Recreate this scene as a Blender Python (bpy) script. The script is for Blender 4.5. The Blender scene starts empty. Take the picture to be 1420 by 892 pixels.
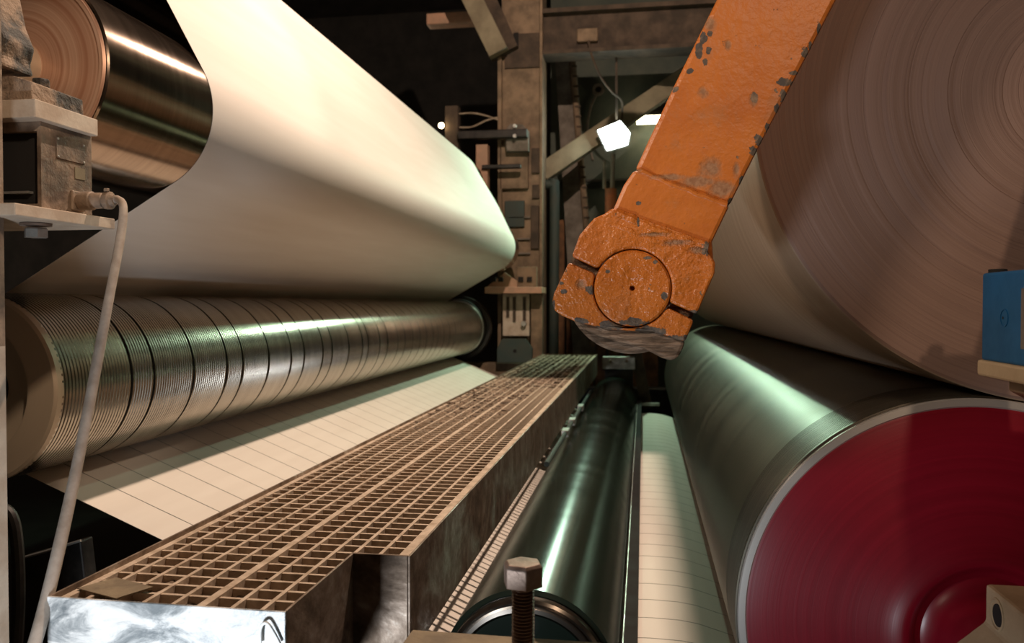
import bpy, math, random
import numpy as np
random.seed(7)
scn = bpy.context.scene
C = scn.collection

# ------------------------------------------------------------------ camera
FPX = 1120.0
TH = math.atan(182/FPX); PH = math.atan(23/FPX)
cam = bpy.data.objects.new('camera', bpy.data.cameras.new('camera')); C.objects.link(cam)
cam.data.sensor_width = 36; cam.data.lens = FPX/1420*36
cam.location = (0, 0, 0); cam.rotation_euler = (math.pi/2-PH, 0, TH)
cam.data.clip_start = .05; cam.data.clip_end = 60
cam.data.dof.use_dof = True; cam.data.dof.focus_distance = 1.45; cam.data.dof.aperture_fstop = 6.3
scn.camera = cam
# ------------------------------------------------------------------ view, world
scn.view_settings.view_transform = 'Standard'; scn.view_settings.look = 'None'
scn.view_settings.gamma = 1; scn.view_settings.exposure = 0.0
w = bpy.data.worlds.new('hall'); scn.world = w; w.use_nodes = True
w.node_tree.nodes['Background'].inputs[0].default_value = (.9, .62, .42, 1)
w.node_tree.nodes['Background'].inputs[1].default_value = .02
# ------------------------------------------------------------------ lights
def lamp(name, kind, loc, power, col, size=.1, target=None, spot=None, blend=.3, sy=None):
    d = bpy.data.lights.new(name, kind); d.energy = power; d.color = col
    if kind == 'AREA':
        d.size = size
        if sy: d.shape = 'RECTANGLE'; d.size_y = sy
    else: d.shadow_soft_size = size
    if kind == 'SPOT': d.spot_size = math.radians(spot); d.spot_blend = blend
    o = bpy.data.objects.new(name, d); C.objects.link(o); o.location = loc
    if target is not None:
        from mathutils import Vector
        o.rotation_euler = (Vector(target)-Vector(loc)).to_track_quat('-Z', 'Y').to_euler()
    return o
WARM = (1, .755, .585)
lamp('key_lamp', 'POINT', (-.02, 2.7, 3.0), 490, WARM, .022)
lamp('second_key_lamp', 'SPOT', (-.02, 5.3, 3.0), 170, WARM, .03, (-1.15, 1.5, .55), 20, .5)
lamp('side_lamp', 'SPOT', (-.8, .5, .62), 40, (1, .78, .6), .09, (.5, 1.4, .42), 62, .7)
lamp('back_lamp', 'SPOT', (.7, -.6, 1.3), 44, (1, .72, .5), .045, (.45, 1.4, .5), 52, .8)
lamp('low_lamp', 'AREA', (-.62, .42, -.72), 8, (.86, .93, 1), .12, (-.55, 1.0, -.5))
lamp('flood_light', 'SPOT', (-.27, 7.1, 1.5), 112, (.60, 1, .68), .014, (-.2, 2.0, -.2), 150, .5)
lamp('left_lamp', 'SPOT', (.15, .25, 1.0), 48, (1, .76, .55), .04, (-1.4, 1.56, .08), 27, .5)
lamp('far_lamp', 'POINT', (-2.6, 8.6, 2.3), 18, (1, .7, .45), .1)

# ------------------------------------------------------------------ helpers
def ray(px, py):
    F = np.array([-math.sin(TH)*math.cos(PH), math.cos(TH)*math.cos(PH), -math.sin(PH)])
    R = np.array([math.cos(TH), math.sin(TH), 0.]); U = np.cross(R, F)
    return F+R*(px-710)/FPX+U*(446-py)/FPX
def P(px, py, Y):
    d = ray(px, py); d = d*(Y/d[1]); return (float(d[0]), float(Y), float(d[2]))
def PZ(px, py, z):
    d = ray(px, py); d = d*(z/d[2]); return (float(d[0]), float(d[1]), float(d[2]))
def xz(px, py, Y):
    a = P(px, py, Y); return (a[0], a[2])
WL = {}
def thing(name, label, cat, loc=(0, 0, 0), group=None):
    o = bpy.data.objects.new(name, None); C.objects.link(o); o.location = loc
    o.empty_display_size = .05
    o['label'] = label; o['category'] = cat
    if group: o['group'] = group
    WL[o.name] = np.array(loc, float); return o
def tag(o, label, cat, group=None):
    o['label'] = label; o['category'] = cat
    if group: o['group'] = group
    return o
def mk(name, v, f, mat, parent=None, smooth=False, origin=None):
    v = np.array(v, float).reshape(-1, 3)
    if parent is not None: org = WL[parent.name]
    elif origin is not None: org = np.array(origin, float)
    else:
        org = np.array([(v[:, 0].min()+v[:, 0].max())/2, (v[:, 1].min()+v[:, 1].max())/2, v[:, 2].min()])
    me = bpy.data.meshes.new(name); me.from_pydata((v-org).tolist(), [], f)
    me.materials.append(mat); me.update()
    if smooth:
        me.shade_smooth()
        try: me.set_sharp_from_angle(angle=math.radians(32))
        except Exception: pass
    o = bpy.data.objects.new(name, me); C.objects.link(o); WL[o.name] = org
    if parent is not None:
        o.parent = parent
    else: o.location = org
    return o
def bev(o, w, seg=2):
    m = o.modifiers.new('bevel', 'BEVEL'); m.width = w; m.segments = seg; m.limit_method = 'ANGLE'
    m.angle_limit = math.radians(30)
    return o
BF = [(0, 1, 3, 2), (4, 6, 7, 5), (0, 4, 5, 1), (2, 3, 7, 6), (0, 2, 6, 4), (1, 5, 7, 3)]
def boxv(x0, x1, y0, y1, z0, z1):
    return [(x, y, z) for x in (x0, x1) for y in (y0, y1) for z in (z0, z1)]
def box(name, x0, x1, y0, y1, z0, z1, mat, parent=None, b=0):
    o = mk(name, boxv(x0, x1, y0, y1, z0, z1), BF, mat, parent)
    if b: bev(o, b)
    return o
def boxes(name, L, mat, parent=None, b=0):
    v = []; f = []
    for q in L:
        n = len(v); v += boxv(*q); f += [tuple(i+n for i in k) for k in BF]
    o = mk(name, v, f, mat, parent)
    if b: bev(o, b)
    return o
def prism(name, poly, y0, y1, mat, parent=None, b=0, smooth=False):
    """polygon in XZ extruded along Y"""
    n = len(poly); v = [(x, y0, z) for x, z in poly]+[(x, y1, z) for x, z in poly]
    a = sum(poly[i][0]*poly[(i+1) % n][1]-poly[(i+1) % n][0]*poly[i][1] for i in range(n))
    idx = list(range(n))
    if a < 0: f = [tuple(reversed(idx)), tuple(i+n for i in idx)]
    else: f = [tuple(idx), tuple(i+n for i in reversed(idx))]
    for i in range(n):
        j = (i+1) % n
        f.append((i, j+0, j+n, i+n) if a < 0 else (j, i, i+n, j+n))
    o = mk(name, v, f, mat, parent, smooth)
    if b: bev(o, b)
    return o
def prismz(name, poly, z0, z1, mat, parent=None, b=0):
    n = len(poly); v = [(x, y, z0) for x, y in poly]+[(x, y, z1) for x, y in poly]
    f = [tuple(reversed(range(n))), tuple(range(n, 2*n))]+[(i, (i+1) % n, (i+1) % n+n, i+n) for i in range(n)]
    o = mk(name, v, f, mat, parent)
    if b: bev(o, b)
    return o
def beam(name, a, b_, wx, wz, mat, parent=None, bv=0):
    """rectangular bar from a to b: wx = width in the XZ plane, wz = depth along Y"""
    a = np.array(a, float); b_ = np.array(b_, float); d = (b_-a)/np.linalg.norm(b_-a)
    s = np.cross(d, [0, 1, 0]); s /= np.linalg.norm(s); t = np.cross(s, d)
    v = []
    for p in (a, b_):
        for i, j in ((-1, -1), (1, -1), (1, 1), (-1, 1)): v.append(p+s*wx/2*i+t*wz/2*j)
    f = [(3, 2, 1, 0), (4, 5, 6, 7)]+[(i, (i+1) % 4, (i+1) % 4+4, i+4) for i in range(4)]
    o = mk(name, v, f, mat, parent)
    if bv: bev(o, bv)
    return o
def lathe(name, prof, c, mat, parent=None, seg=64, axis='y', smooth=True, start=None, cap=True):
    """prof: list of (t, r) along the axis"""
    v = []; f = []; n = len(prof)
    A = [2*math.pi*k/seg for k in range(seg)]
    for t, r in prof:
        for a in A:
            u, q = r*math.cos(a), r*math.sin(a)
            if axis == 'y': v.append((c[0]+u, c[1]+t, c[2]+q))
            elif axis == 'z': v.append((c[0]+u, c[1]-q, c[2]+t))
            else: v.append((c[0]+t, c[1]+u, c[2]-q))
    for i in range(n-1):
        for k in range(seg):
            k2 = (k+1) % seg
            f.append((i*seg+k, i*seg+k2, (i+1)*seg+k2, (i+1)*seg+k))
    if cap:
        f.append(tuple(reversed(range(seg)))); f.append(tuple((n-1)*seg+k for k in range(seg)))
    return mk(name, v, f, mat, parent, smooth)
def tube(name, pts, r, mat, parent=None, seg=10, sub=6):
    pts = [np.array(p, float) for p in pts]
    rs = r if isinstance(r, (list, tuple)) else [r]*len(pts)
    if sub > 1 and len(pts) > 2:      # catmull-rom
        Q = []; RR = []
        ext = [2*pts[0]-pts[1]]+pts+[2*pts[-1]-pts[-2]]
        for i in range(len(pts)-1):
            p0, p1, p2, p3 = ext[i:i+4]
            for k in range(sub):
                t = k/sub
                Q.append(.5*((2*p1)+(-p0+p2)*t+(2*p0-5*p1+4*p2-p3)*t*t+(-p0+3*p1-3*p2+p3)*t**3))
                RR.append(rs[i]*(1-t)+rs[i+1]*t)
        Q.append(pts[-1]); RR.append(rs[-1]); pts = Q; rs = RR
    v = []; f = []; up = np.array([0, .3, 1.])
    for i, p in enumerate(pts):
        d = pts[min(i+1, len(pts)-1)]-pts[max(i-1, 0)]; d = d/(np.linalg.norm(d)+1e-9)
        if i == 0:
            s = np.cross(d, up)
            if np.linalg.norm(s) < .1: s = np.cross(d, [1, 0, 0])
        else: s = s-d*np.dot(s, d)
        s = s/np.linalg.norm(s); t = np.cross(d, s)
        for k in range(seg):
            a = 2*math.pi*k/seg; v.append(p+rs[i]*(s*math.cos(a)+t*math.sin(a)))
    for i in range(len(pts)-1):
        for k in range(seg):
            k2 = (k+1) % seg; f.append((i*seg+k, i*seg+k2, (i+1)*seg+k2, (i+1)*seg+k))
    f.append(tuple(reversed(range(seg)))); f.append(tuple((len(pts)-1)*seg+k for k in range(seg)))
    return mk(name, v, f, mat, parent, True)
def hexbolt(name, c, rad, h, mat, parent=None, axis='z', rot=.2):
    """hexagon head, across-corner radius rad, from c along +axis"""
    v = []
    for t, q in ((0, 1), (h*.85, 1), (h, .86)):
        for k in range(6):
            a = rot+k*math.pi/3; u, w_ = rad*q*math.cos(a), rad*q*math.sin(a)
            v.append({'z': (c[0]+u, c[1]+w_, c[2]+t), 'y': (c[0]+u, c[1]-t, c[2]+w_), 'x': (c[0]+t, c[1]+u, c[2]+w_)}[axis])
    f = [tuple(reversed(range(6))), tuple(range(12, 18))]
    for i in range(2):
        for k in range(6):
            k2 = (k+1) % 6; f.append((i*6+k, i*6+k2, (i+1)*6+k2, (i+1)*6+k))
    return mk(name, v, f, mat, parent)
def loft(name, poly_uv, mat, *a): ...

# ------------------------------------------------------------------ materials
class NT:
    def __init__(s, name):
        s.m = bpy.data.materials.new(name); s.m.use_nodes = True; s.t = s.m.node_tree
        s.b = s.t.nodes['Principled BSDF']; s.co = None
    def n(s, typ, **k):
        x = s.t.nodes.new(typ)
        for a, v in k.items(): setattr(x, a, v)
        return x
    def l(s, a, b): s.t.links.new(a, b)
    def obj(s):
        if s.co is None: s.co = s.n('ShaderNodeTexCoord')
        return s.co.outputs['Object']
    def mapped(s, scale=(1, 1, 1), loc=(0, 0, 0)):
        m = s.n('ShaderNodeMapping'); m.inputs['Scale'].default_value = scale; m.inputs['Location'].default_value = loc
        s.l(s.obj(), m.inputs[0]); return m.outputs[0]
    def noise(s, sc=5, det=4, ro=.55, vec=None, dist=0):
        x = s.n('ShaderNodeTexNoise'); x.inputs['Scale'].default_value = sc; x.inputs['Detail'].default_value = det
        x.inputs['Roughness'].default_value = ro; x.inputs['Distortion'].default_value = dist
        s.l(vec if vec is not None else s.obj(), x.inputs['Vector']); return x.outputs[0]
    def ramp(s, fac, pts):
        r = s.n('ShaderNodeValToRGB'); e = r.color_ramp.elements
        while len(e) > 1: e.remove(e[-1])
        e[0].position = pts[0][0]; e[0].color = (*pts[0][1], 1) if len(pts[0][1]) == 3 else pts[0][1]
        for p, c in pts[1:]:
            k = e.new(p); k.color = (*c, 1) if len(c) == 3 else c
        s.l(fac, r.inputs[0]); return r.outputs[0]
    def mix(s, fac, a, b, mode='MIX'):
        x = s.n('ShaderNodeMix', data_type='RGBA', blend_type=mode)
        for val, i in ((fac, 0), (a, 6), (b, 7)):
            if hasattr(val, 'links'): s.l(val, x.inputs[i])
            else: x.inputs[i].default_value = val if i == 0 else (*val, 1)
        return x.outputs[2]
    def math(s, op, a, b=None, c=None, clamp=False):
        x = s.n('ShaderNodeMath', operation=op); x.use_clamp = clamp
        for i, val in enumerate((a, b, c)):
            if val is None: continue
            if hasattr(val, 'links'): s.l(val, x.inputs[i])
            else: x.inputs[i].default_value = val
        return x.outputs[0]
    def bump(s, h, strength=.3, dist=.002, normal=None):
        x = s.n('ShaderNodeBump'); x.inputs['Strength'].default_value = strength; x.inputs['Distance'].default_value = dist
        s.l(h, x.inputs['Height'])
        if normal is not None: s.l(normal, x.inputs['Normal'])
        s.l(x.outputs[0], s.b.inputs['Normal']); return x.outputs[0]
    def set(s, **k):
        for a, v in k.items():
            i = s.b.inputs[a.replace('_', ' ')]
            if hasattr(v, 'links'): s.l(v, i)
            else: i.default_value = (*v, 1) if isinstance(v, tuple) and len(v) == 3 else v
        return s
def worn(name, c1, c2, rough=.6, metal=0., sc=9, bump=.3, bd=.002, fine=80, spread=.12, rough2=None):
    """two colours mixed by noise, with fine relief"""
    t = NT(name); n1 = t.noise(sc, 6, .62)
    col = t.ramp(n1, [(.5-spread, c1), (.5+spread, c2)])
    if rough2 is None: rough2 = min(1, rough+.15)
    r = t.ramp(n1, [(.5-spread, (rough,)*3), (.5+spread, (rough2,)*3)])
    t.set(Base_Color=col, Roughness=r, Metallic=metal)
    if bump: t.bump(t.math('ADD', t.noise(fine, 4, .6), t.math('MULTIPLY', n1, .6)), bump, bd)
    return t.m
M = {}
M['concrete'] = worn('concrete', (.02, .018, .016), (.04, .035, .03), .85, 0, 4)
M['dark_wall'] = worn('dark_wall', (.035, .035, .032), (.06, .055, .05), .9, 0, 3, .1)
M['green_wall'] = worn('green_wall', (.06, .075, .065), (.10, .11, .09), .85, 0, 3, .1)
M['pale_paint'] = worn('pale_paint', (.55, .47, .38), (.42, .33, .25), .6, 0, 14, .4, .002, 90)
M['dusty_steel'] = worn('dusty_steel', (.12, .09, .07), (.34, .25, .18), .6, .25, 16, .7, .003, 70)
M['dusty_dark'] = worn('dusty_dark', (.05, .045, .04), (.30, .22, .16), .75, .1, 14, 1, .006, 60, .06)
M['dust'] = worn('dust', (.07, .05, .035), (.32, .235, .165), .95, 0, 40, .8, .004, 160)
M['white_string'] = worn('white_string', (.8, .8, .78), (.7, .7, .68), .7, 0, 30, .2)
M['black'] = worn('black', (.010, .009, .008), (.016, .014, .013), .85, 0, 10, .1)
M['black_metal'] = worn('black_metal', (.015, .014, .013), (.04, .034, .03), .45, .4, 12, .3)
M['column'] = worn('column', (.25, .17, .105), (.14, .10, .065), .7, .1, 7, .5, .004, 40)
M['column_dark'] = worn('column_dark', (0.081, 0.053, 0.034), (0.046, 0.034, 0.025), .75, .1, 7, .4, .004, 40)
M['grey_frame'] = worn('grey_frame', (.20, .17, .14), (.12, .10, .08), .7, .1, 7, .3)
M['olive'] = worn('olive', (.24, .205, .13), (.17, .14, .09), .65, 0, 5, .2)
M['rust'] = worn('rust', (.22, .10, .04), (.10, .055, .03), .8, 0, 9, .5)
M['red_orange'] = worn('red_orange', (.45, .12, .04), (.25, .09, .04), .6, 0, 9, .3)
M['rose_plate'] = worn('rose_plate', (.50, .28, .18), (.38, .24, .16), .6, 0, 9, .3)
M['teal_dark'] = worn('teal_dark', (.03, .05, .045), (.05, .06, .05), .6, .1, 9, .3)
M['cable'] = worn('cable', (.42, .35, .29), (.30, .24, .19), .6, 0, 30, .4, .001, 150)
M['wire'] = worn('wire', (.35, .28, .2), (.22, .17, .12), .6, 0, 20, .1)
M['cream'] = worn('cream', (.55, .42, .27), (.42, .31, .19), .5, 0, 6, .35, .003, 60)
M['blue'] = worn('blue', (.002, .11, .29), (.004, .08, .20), .45, 0, 8, .15, .001, 60)
M['bolt_steel'] = worn('bolt_steel', (.20, .14, .11), (.36, .27, .22), .45, .55, 25, .5, .0015, 120)
M['zinc'] = worn('zinc', (.55, .55, .52), (.35, .34, .32), .35, .7, 20, .2)
M['plate_dust'] = worn('plate_dust', (.20, .15, .10), (.33, .26, .17), .8, .1, 14, .6, .002, 90)

# galvanised box sheet
t = NT('galvanised'); n1 = t.noise(7, 7, .7, dist=.6); n2 = t.noise(30, 5, .6)
t.set(Base_Color=t.ramp(t.mix(.35, n1, n2), [(.36, (.09, .06, .04)), (.47, (.22, .155, .11)), (.56, (.34, .26, .2)), (.66, (.58, .52, .46))]),
      Roughness=t.ramp(n1, [(.4, (.75,)*3), (.6, (.4,)*3)]), Metallic=.35)
t.bump(t.mix(.5, n1, n2), .5, .003); M['galvanised'] = t.m
# front sheet smeared with pale residue
t = NT('smeared_steel'); n1 = t.noise(11, 8, .65, t.mapped((1, 1, 2.2)), .8); n2 = t.noise(60, 4, .6)
t.set(Base_Color=t.ramp(n1, [(.38, (.22, .24, .25)), (.47, (.40, .41, .41)), (.54, (.66, .65, .63)), (.62, (.80, .79, .77))]),
      Roughness=t.ramp(n1, [(.42, (.35,)*3), (.56, (.8,)*3)]), Metallic=.25)
t.bump(t.mix(.3, n1, n2), .6, .004); M['smeared_steel'] = t.m
# dusty grating
t = NT('dusty_grating'); n1 = t.noise(25, 6, .7)
t.set(Base_Color=t.ramp(n1, [(.38, (.43, .315, .22)), (.6, (.68, .54, .415))]), Roughness=.85)
t.bump(t.noise(200, 4, .6), .5, .001); M['dusty_grating'] = t.m
# paper
def paper(name, base, base2):
    t = NT(name); n = t.noise(3, 3, .5, t.mapped((6, .6, 6)))
    t.set(Base_Color=t.ramp(n, [(.35, base), (.65, base2)]), Roughness=.62, Specular_IOR_Level=.35)
    return t.m
M['paper'] = paper('paper', (.80, .745, .68), (.84, .79, .73))
M['paper_strip'] = paper('paper_strip', (.80, .725, .645), (.84, .77, .69))
# wound end of the paper roll: rings
def radial(t):
    s = t.n('ShaderNodeSeparateXYZ'); t.l(t.obj(), s.inputs[0])
    return t.math('SQRT', t.math('ADD', t.math('MULTIPLY', s.outputs[0], s.outputs[0]), t.math('MULTIPLY', s.outputs[2], s.outputs[2]))), s
t = NT('wound_edge'); r, s = radial(t)
def n1d(t, r, sc, det=3):
    x = t.n('ShaderNodeTexNoise', noise_dimensions='1D'); x.inputs['Scale'].default_value = sc; x.inputs['Detail'].default_value = det
    x.inputs['Roughness'].default_value = .7
    t.l(r, x.inputs['W']); return x.outputs[0]
a = n1d(t, r, 260, 4); b = n1d(t, r, 40, 3)
mx = t.mix(.4, a, b)
t.set(Base_Color=t.ramp(mx, [(.3, (.26, .165, .135)), (.5, (.31, .20, .16)), (.7, (.35, .23, .185))]), Roughness=.8)
t.bump(a, .5, .0015); M['wound_edge'] = t.m
t = NT('roll_paper_side'); s = t.n('ShaderNodeSeparateXYZ'); t.l(t.obj(), s.inputs[0])
a = n1d(t, s.outputs[1], 30, 4)
t.set(Base_Color=t.ramp(a, [(.3, (.30, .215, .15)), (.7, (.38, .28, .20))]), Roughness=.55); M['roll_paper_side'] = t.m
# metals
def metal(name, c1, c2, rough, metallic=1., fine=120., wob=.04, aniso=0., bs=.15):
    t = NT(name); s = t.n('ShaderNodeSeparateXYZ'); t.l(t.obj(), s.inputs[0])
    a = n1d(t, s.outputs[1], fine, 4); b = n1d(t, s.outputs[1], 6, 2)
    f = t.mix(.5, a, b)
    t.set(Base_Color=t.ramp(f, [(.35, c1), (.65, c2)]), Metallic=metallic,
          Roughness=t.ramp(f, [(.3, (max(.02, rough-wob),)*3), (.7, (rough+wob,)*3)]))
    if aniso: t.set(Anisotropic=aniso)
    if bs: t.bump(a, bs, .0006)
    return t.m
M['chrome'] = metal('chrome', (.30, .215, .16), (.42, .31, .235), .15, 1, 60, .02)
M['grooved_steel'] = metal('grooved_steel', (.36, .32, .27), (.46, .415, .35), .25, 1, 30, .015, 0, 0)
M['slot'] = worn('slot', (.02, .015, .01), (.03, .02, .015), .6, .3, 10, 0)
M['ring_steel'] = metal('ring_steel', (.66, .52, .38), (.76, .61, .45), .45, .25, 60)
t = NT('copper_face'); r, s = radial(t); a = n1d(t, r, 38, 3)
t.set(Base_Color=t.ramp(a, [(.35, (.55, .29, .19)), (.5, (.68, .42, .30)), (.65, (.80, .56, .42))]), Metallic=.35, Roughness=.35)
t.bump(a, .2, .001); M['copper_face'] = t.m
M['green_black'] = metal('green_black', (.008, .014, .010), (.016, .024, .018), .2, .10, 220, .05)
M['green_black'].node_tree.nodes['Principled BSDF'].inputs['Specular IOR Level'].default_value = .35
M['dark_rim'] = metal('dark_rim', (.26, .23, .20), (.36, .32, .28), .25, 1, 20)
M['drum_skin'] = metal('drum_skin', (.075, .068, .054), (.19, .17, .135), .41, .95, 110, .07, 0, .5)
M['rim_steel'] = metal('rim_steel', (.66, .63, .59), (.78, .75, .71), .32, .55, 20)
t = NT('crimson'); r, s = radial(t)
a = n1d(t, r, 60, 4); n = t.noise(9, 5, .6)
t.set(Base_Color=t.ramp(t.mix(.4, a, n), [(.3, (.20, .002, .012)), (.7, (.27, .004, .018))]), Roughness=.36, Coat_Weight=.3, Coat_Roughness=.3)
t.bump(t.mix(.3, a, n), .12, .002); M['crimson'] = t.m
def glow(name, col, s_):
    t = NT(name); t.set(Base_Color=(.8, .8, .8), Emission_Color=col, Emission_Strength=s_); return t.m
M['flood_glass'] = glow('flood_glass', (.85, 1, .92), 60)
M['tube_glass'] = glow('tube_glass', (1, .88, .55), 14)
M['bulb'] = glow('bulb', (1, .75, .4), 25)

# orange paint with chips (chips are placed marks in object space of the arm)
def orange(name, blobs, sheen=.38, relief=.010, dust=()):
    t = NT(name)
    nz = t.noise(26, 4, .6); big = t.noise(6, 5, .6); chipn = t.noise(55, 5, .7)
    base = t.ramp(big, [(.3, (.42, .105, .014)), (.55, (.52, .15, .02)), (.75, (.47, .13, .03))])
    s = t.n('ShaderNodeSeparateXYZ'); t.l(t.obj(), s.inputs[0])
    acc = None
    for (bx, bz, rx, rz) in blobs:
        dx = t.math('DIVIDE', t.math('SUBTRACT', s.outputs[0], bx), rx); dz = t.math('DIVIDE', t.math('SUBTRACT', s.outputs[2], bz), rz)
        d = t.math('SQRT', t.math('ADD', t.math('MULTIPLY', dx, dx), t.math('MULTIPLY', dz, dz)))
        acc = d if acc is None else t.math('MINIMUM', acc, d)
    chips = t.ramp(chipn, [(.685, (0,)*3), (.70, (1,)*3)])
    if acc is not None:
        q = t.math('ADD', acc, t.math('MULTIPLY', t.math('SUBTRACT', chipn, .5), 2.6))
        m1 = t.math('LESS_THAN', q, .8)
        chips = t.math('MAXIMUM', chips, m1)
    grime = t.ramp(t.noise(10, 6, .7), [(.56, (0,)*3), (.72, (.55,)*3)])
    c = t.mix(grime, base, (.30, .15, .07)); c = t.mix(chips, c, t.ramp(chipn, [(.4, (.07, .055, .045)), (.7, (.20, .14, .09))]))
    dm = None
    for (bx, bz, rx, rz) in dust:
        dx = t.math('DIVIDE', t.math('SUBTRACT', s.outputs[0], bx), rx); dz = t.math('DIVIDE', t.math('SUBTRACT', s.outputs[2], bz), rz)
        d = t.math('SQRT', t.math('ADD', t.math('MULTIPLY', dx, dx), t.math('MULTIPLY', dz, dz)))
        dm = d if dm is None else t.math('MINIMUM', dm, d)
    if dm is not None:
        dmask = t.ramp(t.math('ADD', dm, t.math('MULTIPLY', t.math('SUBTRACT', t.noise(28, 5, .7), .5), 2.2)), [(.35, (.75,)*3), (1.15, (0,)*3)])
        c = t.mix(dmask, c, t.ramp(t.noise(150, 3, .6), [(.4, (.17, .10, .055)), (.6, (.28, .175, .10))]))
        chips = t.math('MAXIMUM', chips, dmask)
    t.set(Base_Color=c, Roughness=t.mix(chips, (sheen,)*3, (.75,)*3))
    h = t.math('SUBTRACT', t.math('ADD', t.math('MULTIPLY', nz, 1.0), t.math('MULTIPLY', t.noise(120, 3, .6), .25)), t.math('MULTIPLY', chips, .35))
    t.bump(h, .8, relief)
    return t.m
t = NT('bare_metal'); mp = t.n('ShaderNodeMapping'); mp.inputs['Rotation'].default_value = (0, .38, 0); mp.inputs['Scale'].default_value = (1, 1, 7); t.l(t.obj(), mp.inputs[0])
n1 = t.noise(22, 7, .68, mp.outputs[0], .4)
t.set(Base_Color=t.ramp(n1, [(.38, (.10, .065, .04)), (.5, (.22, .15, .10)), (.62, (.42, .29, .20))]), Metallic=.5, Roughness=.4)
t.bump(n1, .9, .006); M['bare_metal'] = t.m

# ================================================================== SETTING
def struct(o): o['kind'] = 'structure'; return o
struct(box('floor', -7, 6, -3, 14, -1.75, -1.6, M['concrete']))
struct(box('ceiling', -7, 6, -3, 14, 5.2, 5.3, M['dark_wall']))
struct(box('wall_back', -7, 6, 14, 14.1, -1.6, 5.2, M['dark_wall']))
struct(box('wall_left', -7.1, -7, -3, 14, -1.6, 5.2, M['dark_wall']))
struct(box('wall_right', 6, 6.1, -3, 14, -1.6, 5.2, M['dark_wall']))
wf = struct(box('wall_rear', -.98, 3.2, 8.6, 8.7, -1.6, 5.2, M['green_wall']))
# ledge joint on the rear wall
struct(box('trim_1', -.98, 3.2, 8.57, 8.6, 1.30, 1.325, M['dark_wall']))

# added out-of-view slab that blocks the key lamp over strips and wound roll
r = thing('overhead_light_blocker', 'unseen grey light blocker added overhead to shade the paper strips and wound roll', 'walkway', (.5, 2.2, 2.2))
box('blocker_slab', .0085, .95, -1.2, 5.3, 2.2, 2.24, M['grey_frame'], r)
box('blocker_edge', .0085, .06, -1.2, 5.3, 2.05, 2.2, M['grey_frame'], r)
box('blocker_edge', .89, .95, -1.2, 5.3, 2.05, 2.2, M['grey_frame'], r)
box('cross_blocker', -.17, .0085, 3.06, 5.2, 2.3, 2.36, M['grey_frame'], r)  # added above view to keep the key lamp off the far grating
for yv in (-1.0, 1.5, 4.0):
    box('hanger', .90, .94, yv, yv+.05, 2.24, 5.2, M['grey_frame'], r)
# ================================================================== UPPER ROLL
Y0, Y1 = 1.8, 6.42
U = (-1.212, .467); RU = .195
G = (-1.52, -.192); RG = .221
T = (-.229, -.757); RT = .18
D = (.5696, -.56); RD = .402
W = (.729, .365); RW = .537

r = thing('polished_roll', 'polished brown-tinted steel guide roll at upper left, white web wrapped round its right side', 'roll', (U[0], 1.42, U[1]))
lathe('shell', [(0.02, RU-.012), (0, RU-.004), (.003, RU), (5.2, RU), (5.205, RU-.02)], (U[0], 1.42, U[1]), M['chrome'], r, 96)
lathe('end_face', [(.0, RU-.006), (-.004, RU-.010), (-.004, RU-.018), (.012, RU-.021), (.014, RU-.03), (.022, RU-.034), (.030, RU-.045), (.031, RU-.058), (.024, RU-.060), (.024, RU-.066), (.034, RU-.069), (.034, .119), (.022, .117), (.014, .113), (.012, .106), (.020, .102), (.022, .085), (.026, .083), (.026, .07), (.02, .05)], (U[0], 1.42, U[1]), M['copper_face'], r, 96)
lathe('shaft', [(.03, .05), (-.02, .05), (-.028, .046), (-.034, .036), (-.2, .034)], (U[0], 1.42, U[1]), M['ring_steel'], r, 40)
lathe('shaft', [(5.2, .05), (5.45, .05)], (U[0], 1.42, U[1]), M['dusty_dark'], r, 24)

# upper turning roll, above the picture
r = thing('top_roll', 'dark roll above the picture that the white web passes over', 'roll', (-1.526, 1.5, 1.035))
lathe('shell', [(0, .17), (0, .192), (5.2, .192), (5.2, .17)], (-1.526, 1.5, 1.035), M['chrome'], r, 64)

# ================================================================== GROOVED ROLL (sleeves between deep slots)
slots_px = [183, 214, 269, 315, 337, 373, 404, 422, 448, 461, 484, 503, 511, 527, 538, 552, 562, 573, 583, 592, 601, 608, 616, 624, 632, 640]
XR = G[0]+RG
def ysil(px): return XR/math.tan(math.atan((px-710)/FPX)-TH)
r = thing('grooved_roll', 'long grooved steel roll with deep dark slots, below the white web', 'roll', (G[0], 1.62, G[1]))
edges = [1.64]+[ysil(p) for p in slots_px]+[6.5]
pitch = .0112
for i in range(len(edges)-1):
    a, b = edges[i], edges[i+1]
    a2 = a+(.0035 if i else 0); b2 = b-.0035
    n = max(2, int(round((b2-a2)/pitch))); p = (b2-a2)/n
    dep = .005 if i == 0 else .0028
    prof = [(a2-1.62, RG-.016)]
    for k in range(n):
        y = a2-1.62+k*p
        prof += [(y+p*.06, RG), (y+p*.66, RG), (y+p*.74, RG-dep), (y+p*.96, RG-dep)]
    prof.append((b2-1.62, RG-.016))
    lathe('sleeve', prof, (G[0], 1.62, G[1]), M['grooved_steel'], r, 88, cap=False)
lathe('core', [(0.03, RG-.012), (4.88, RG-.012)], (G[0], 1.62, G[1]), M['slot'], r, 64)
lathe('end_ring', [(.025, RG), (.006, RG), (0, RG-.006), (-.004, RG-.03), (-.012, RG-.055), (-.012, RG-.062), (.01, RG-.066), (.05, RG-.075), (.05, .08)], (G[0], 1.62, G[1]), M['ring_steel'], r, 96)
lathe('journal', [(.05, .08), (-.0, .078), (-.01, .06), (-.12, .06)], (G[0], 1.62, G[1]), M['black_metal'], r, 40)
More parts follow.
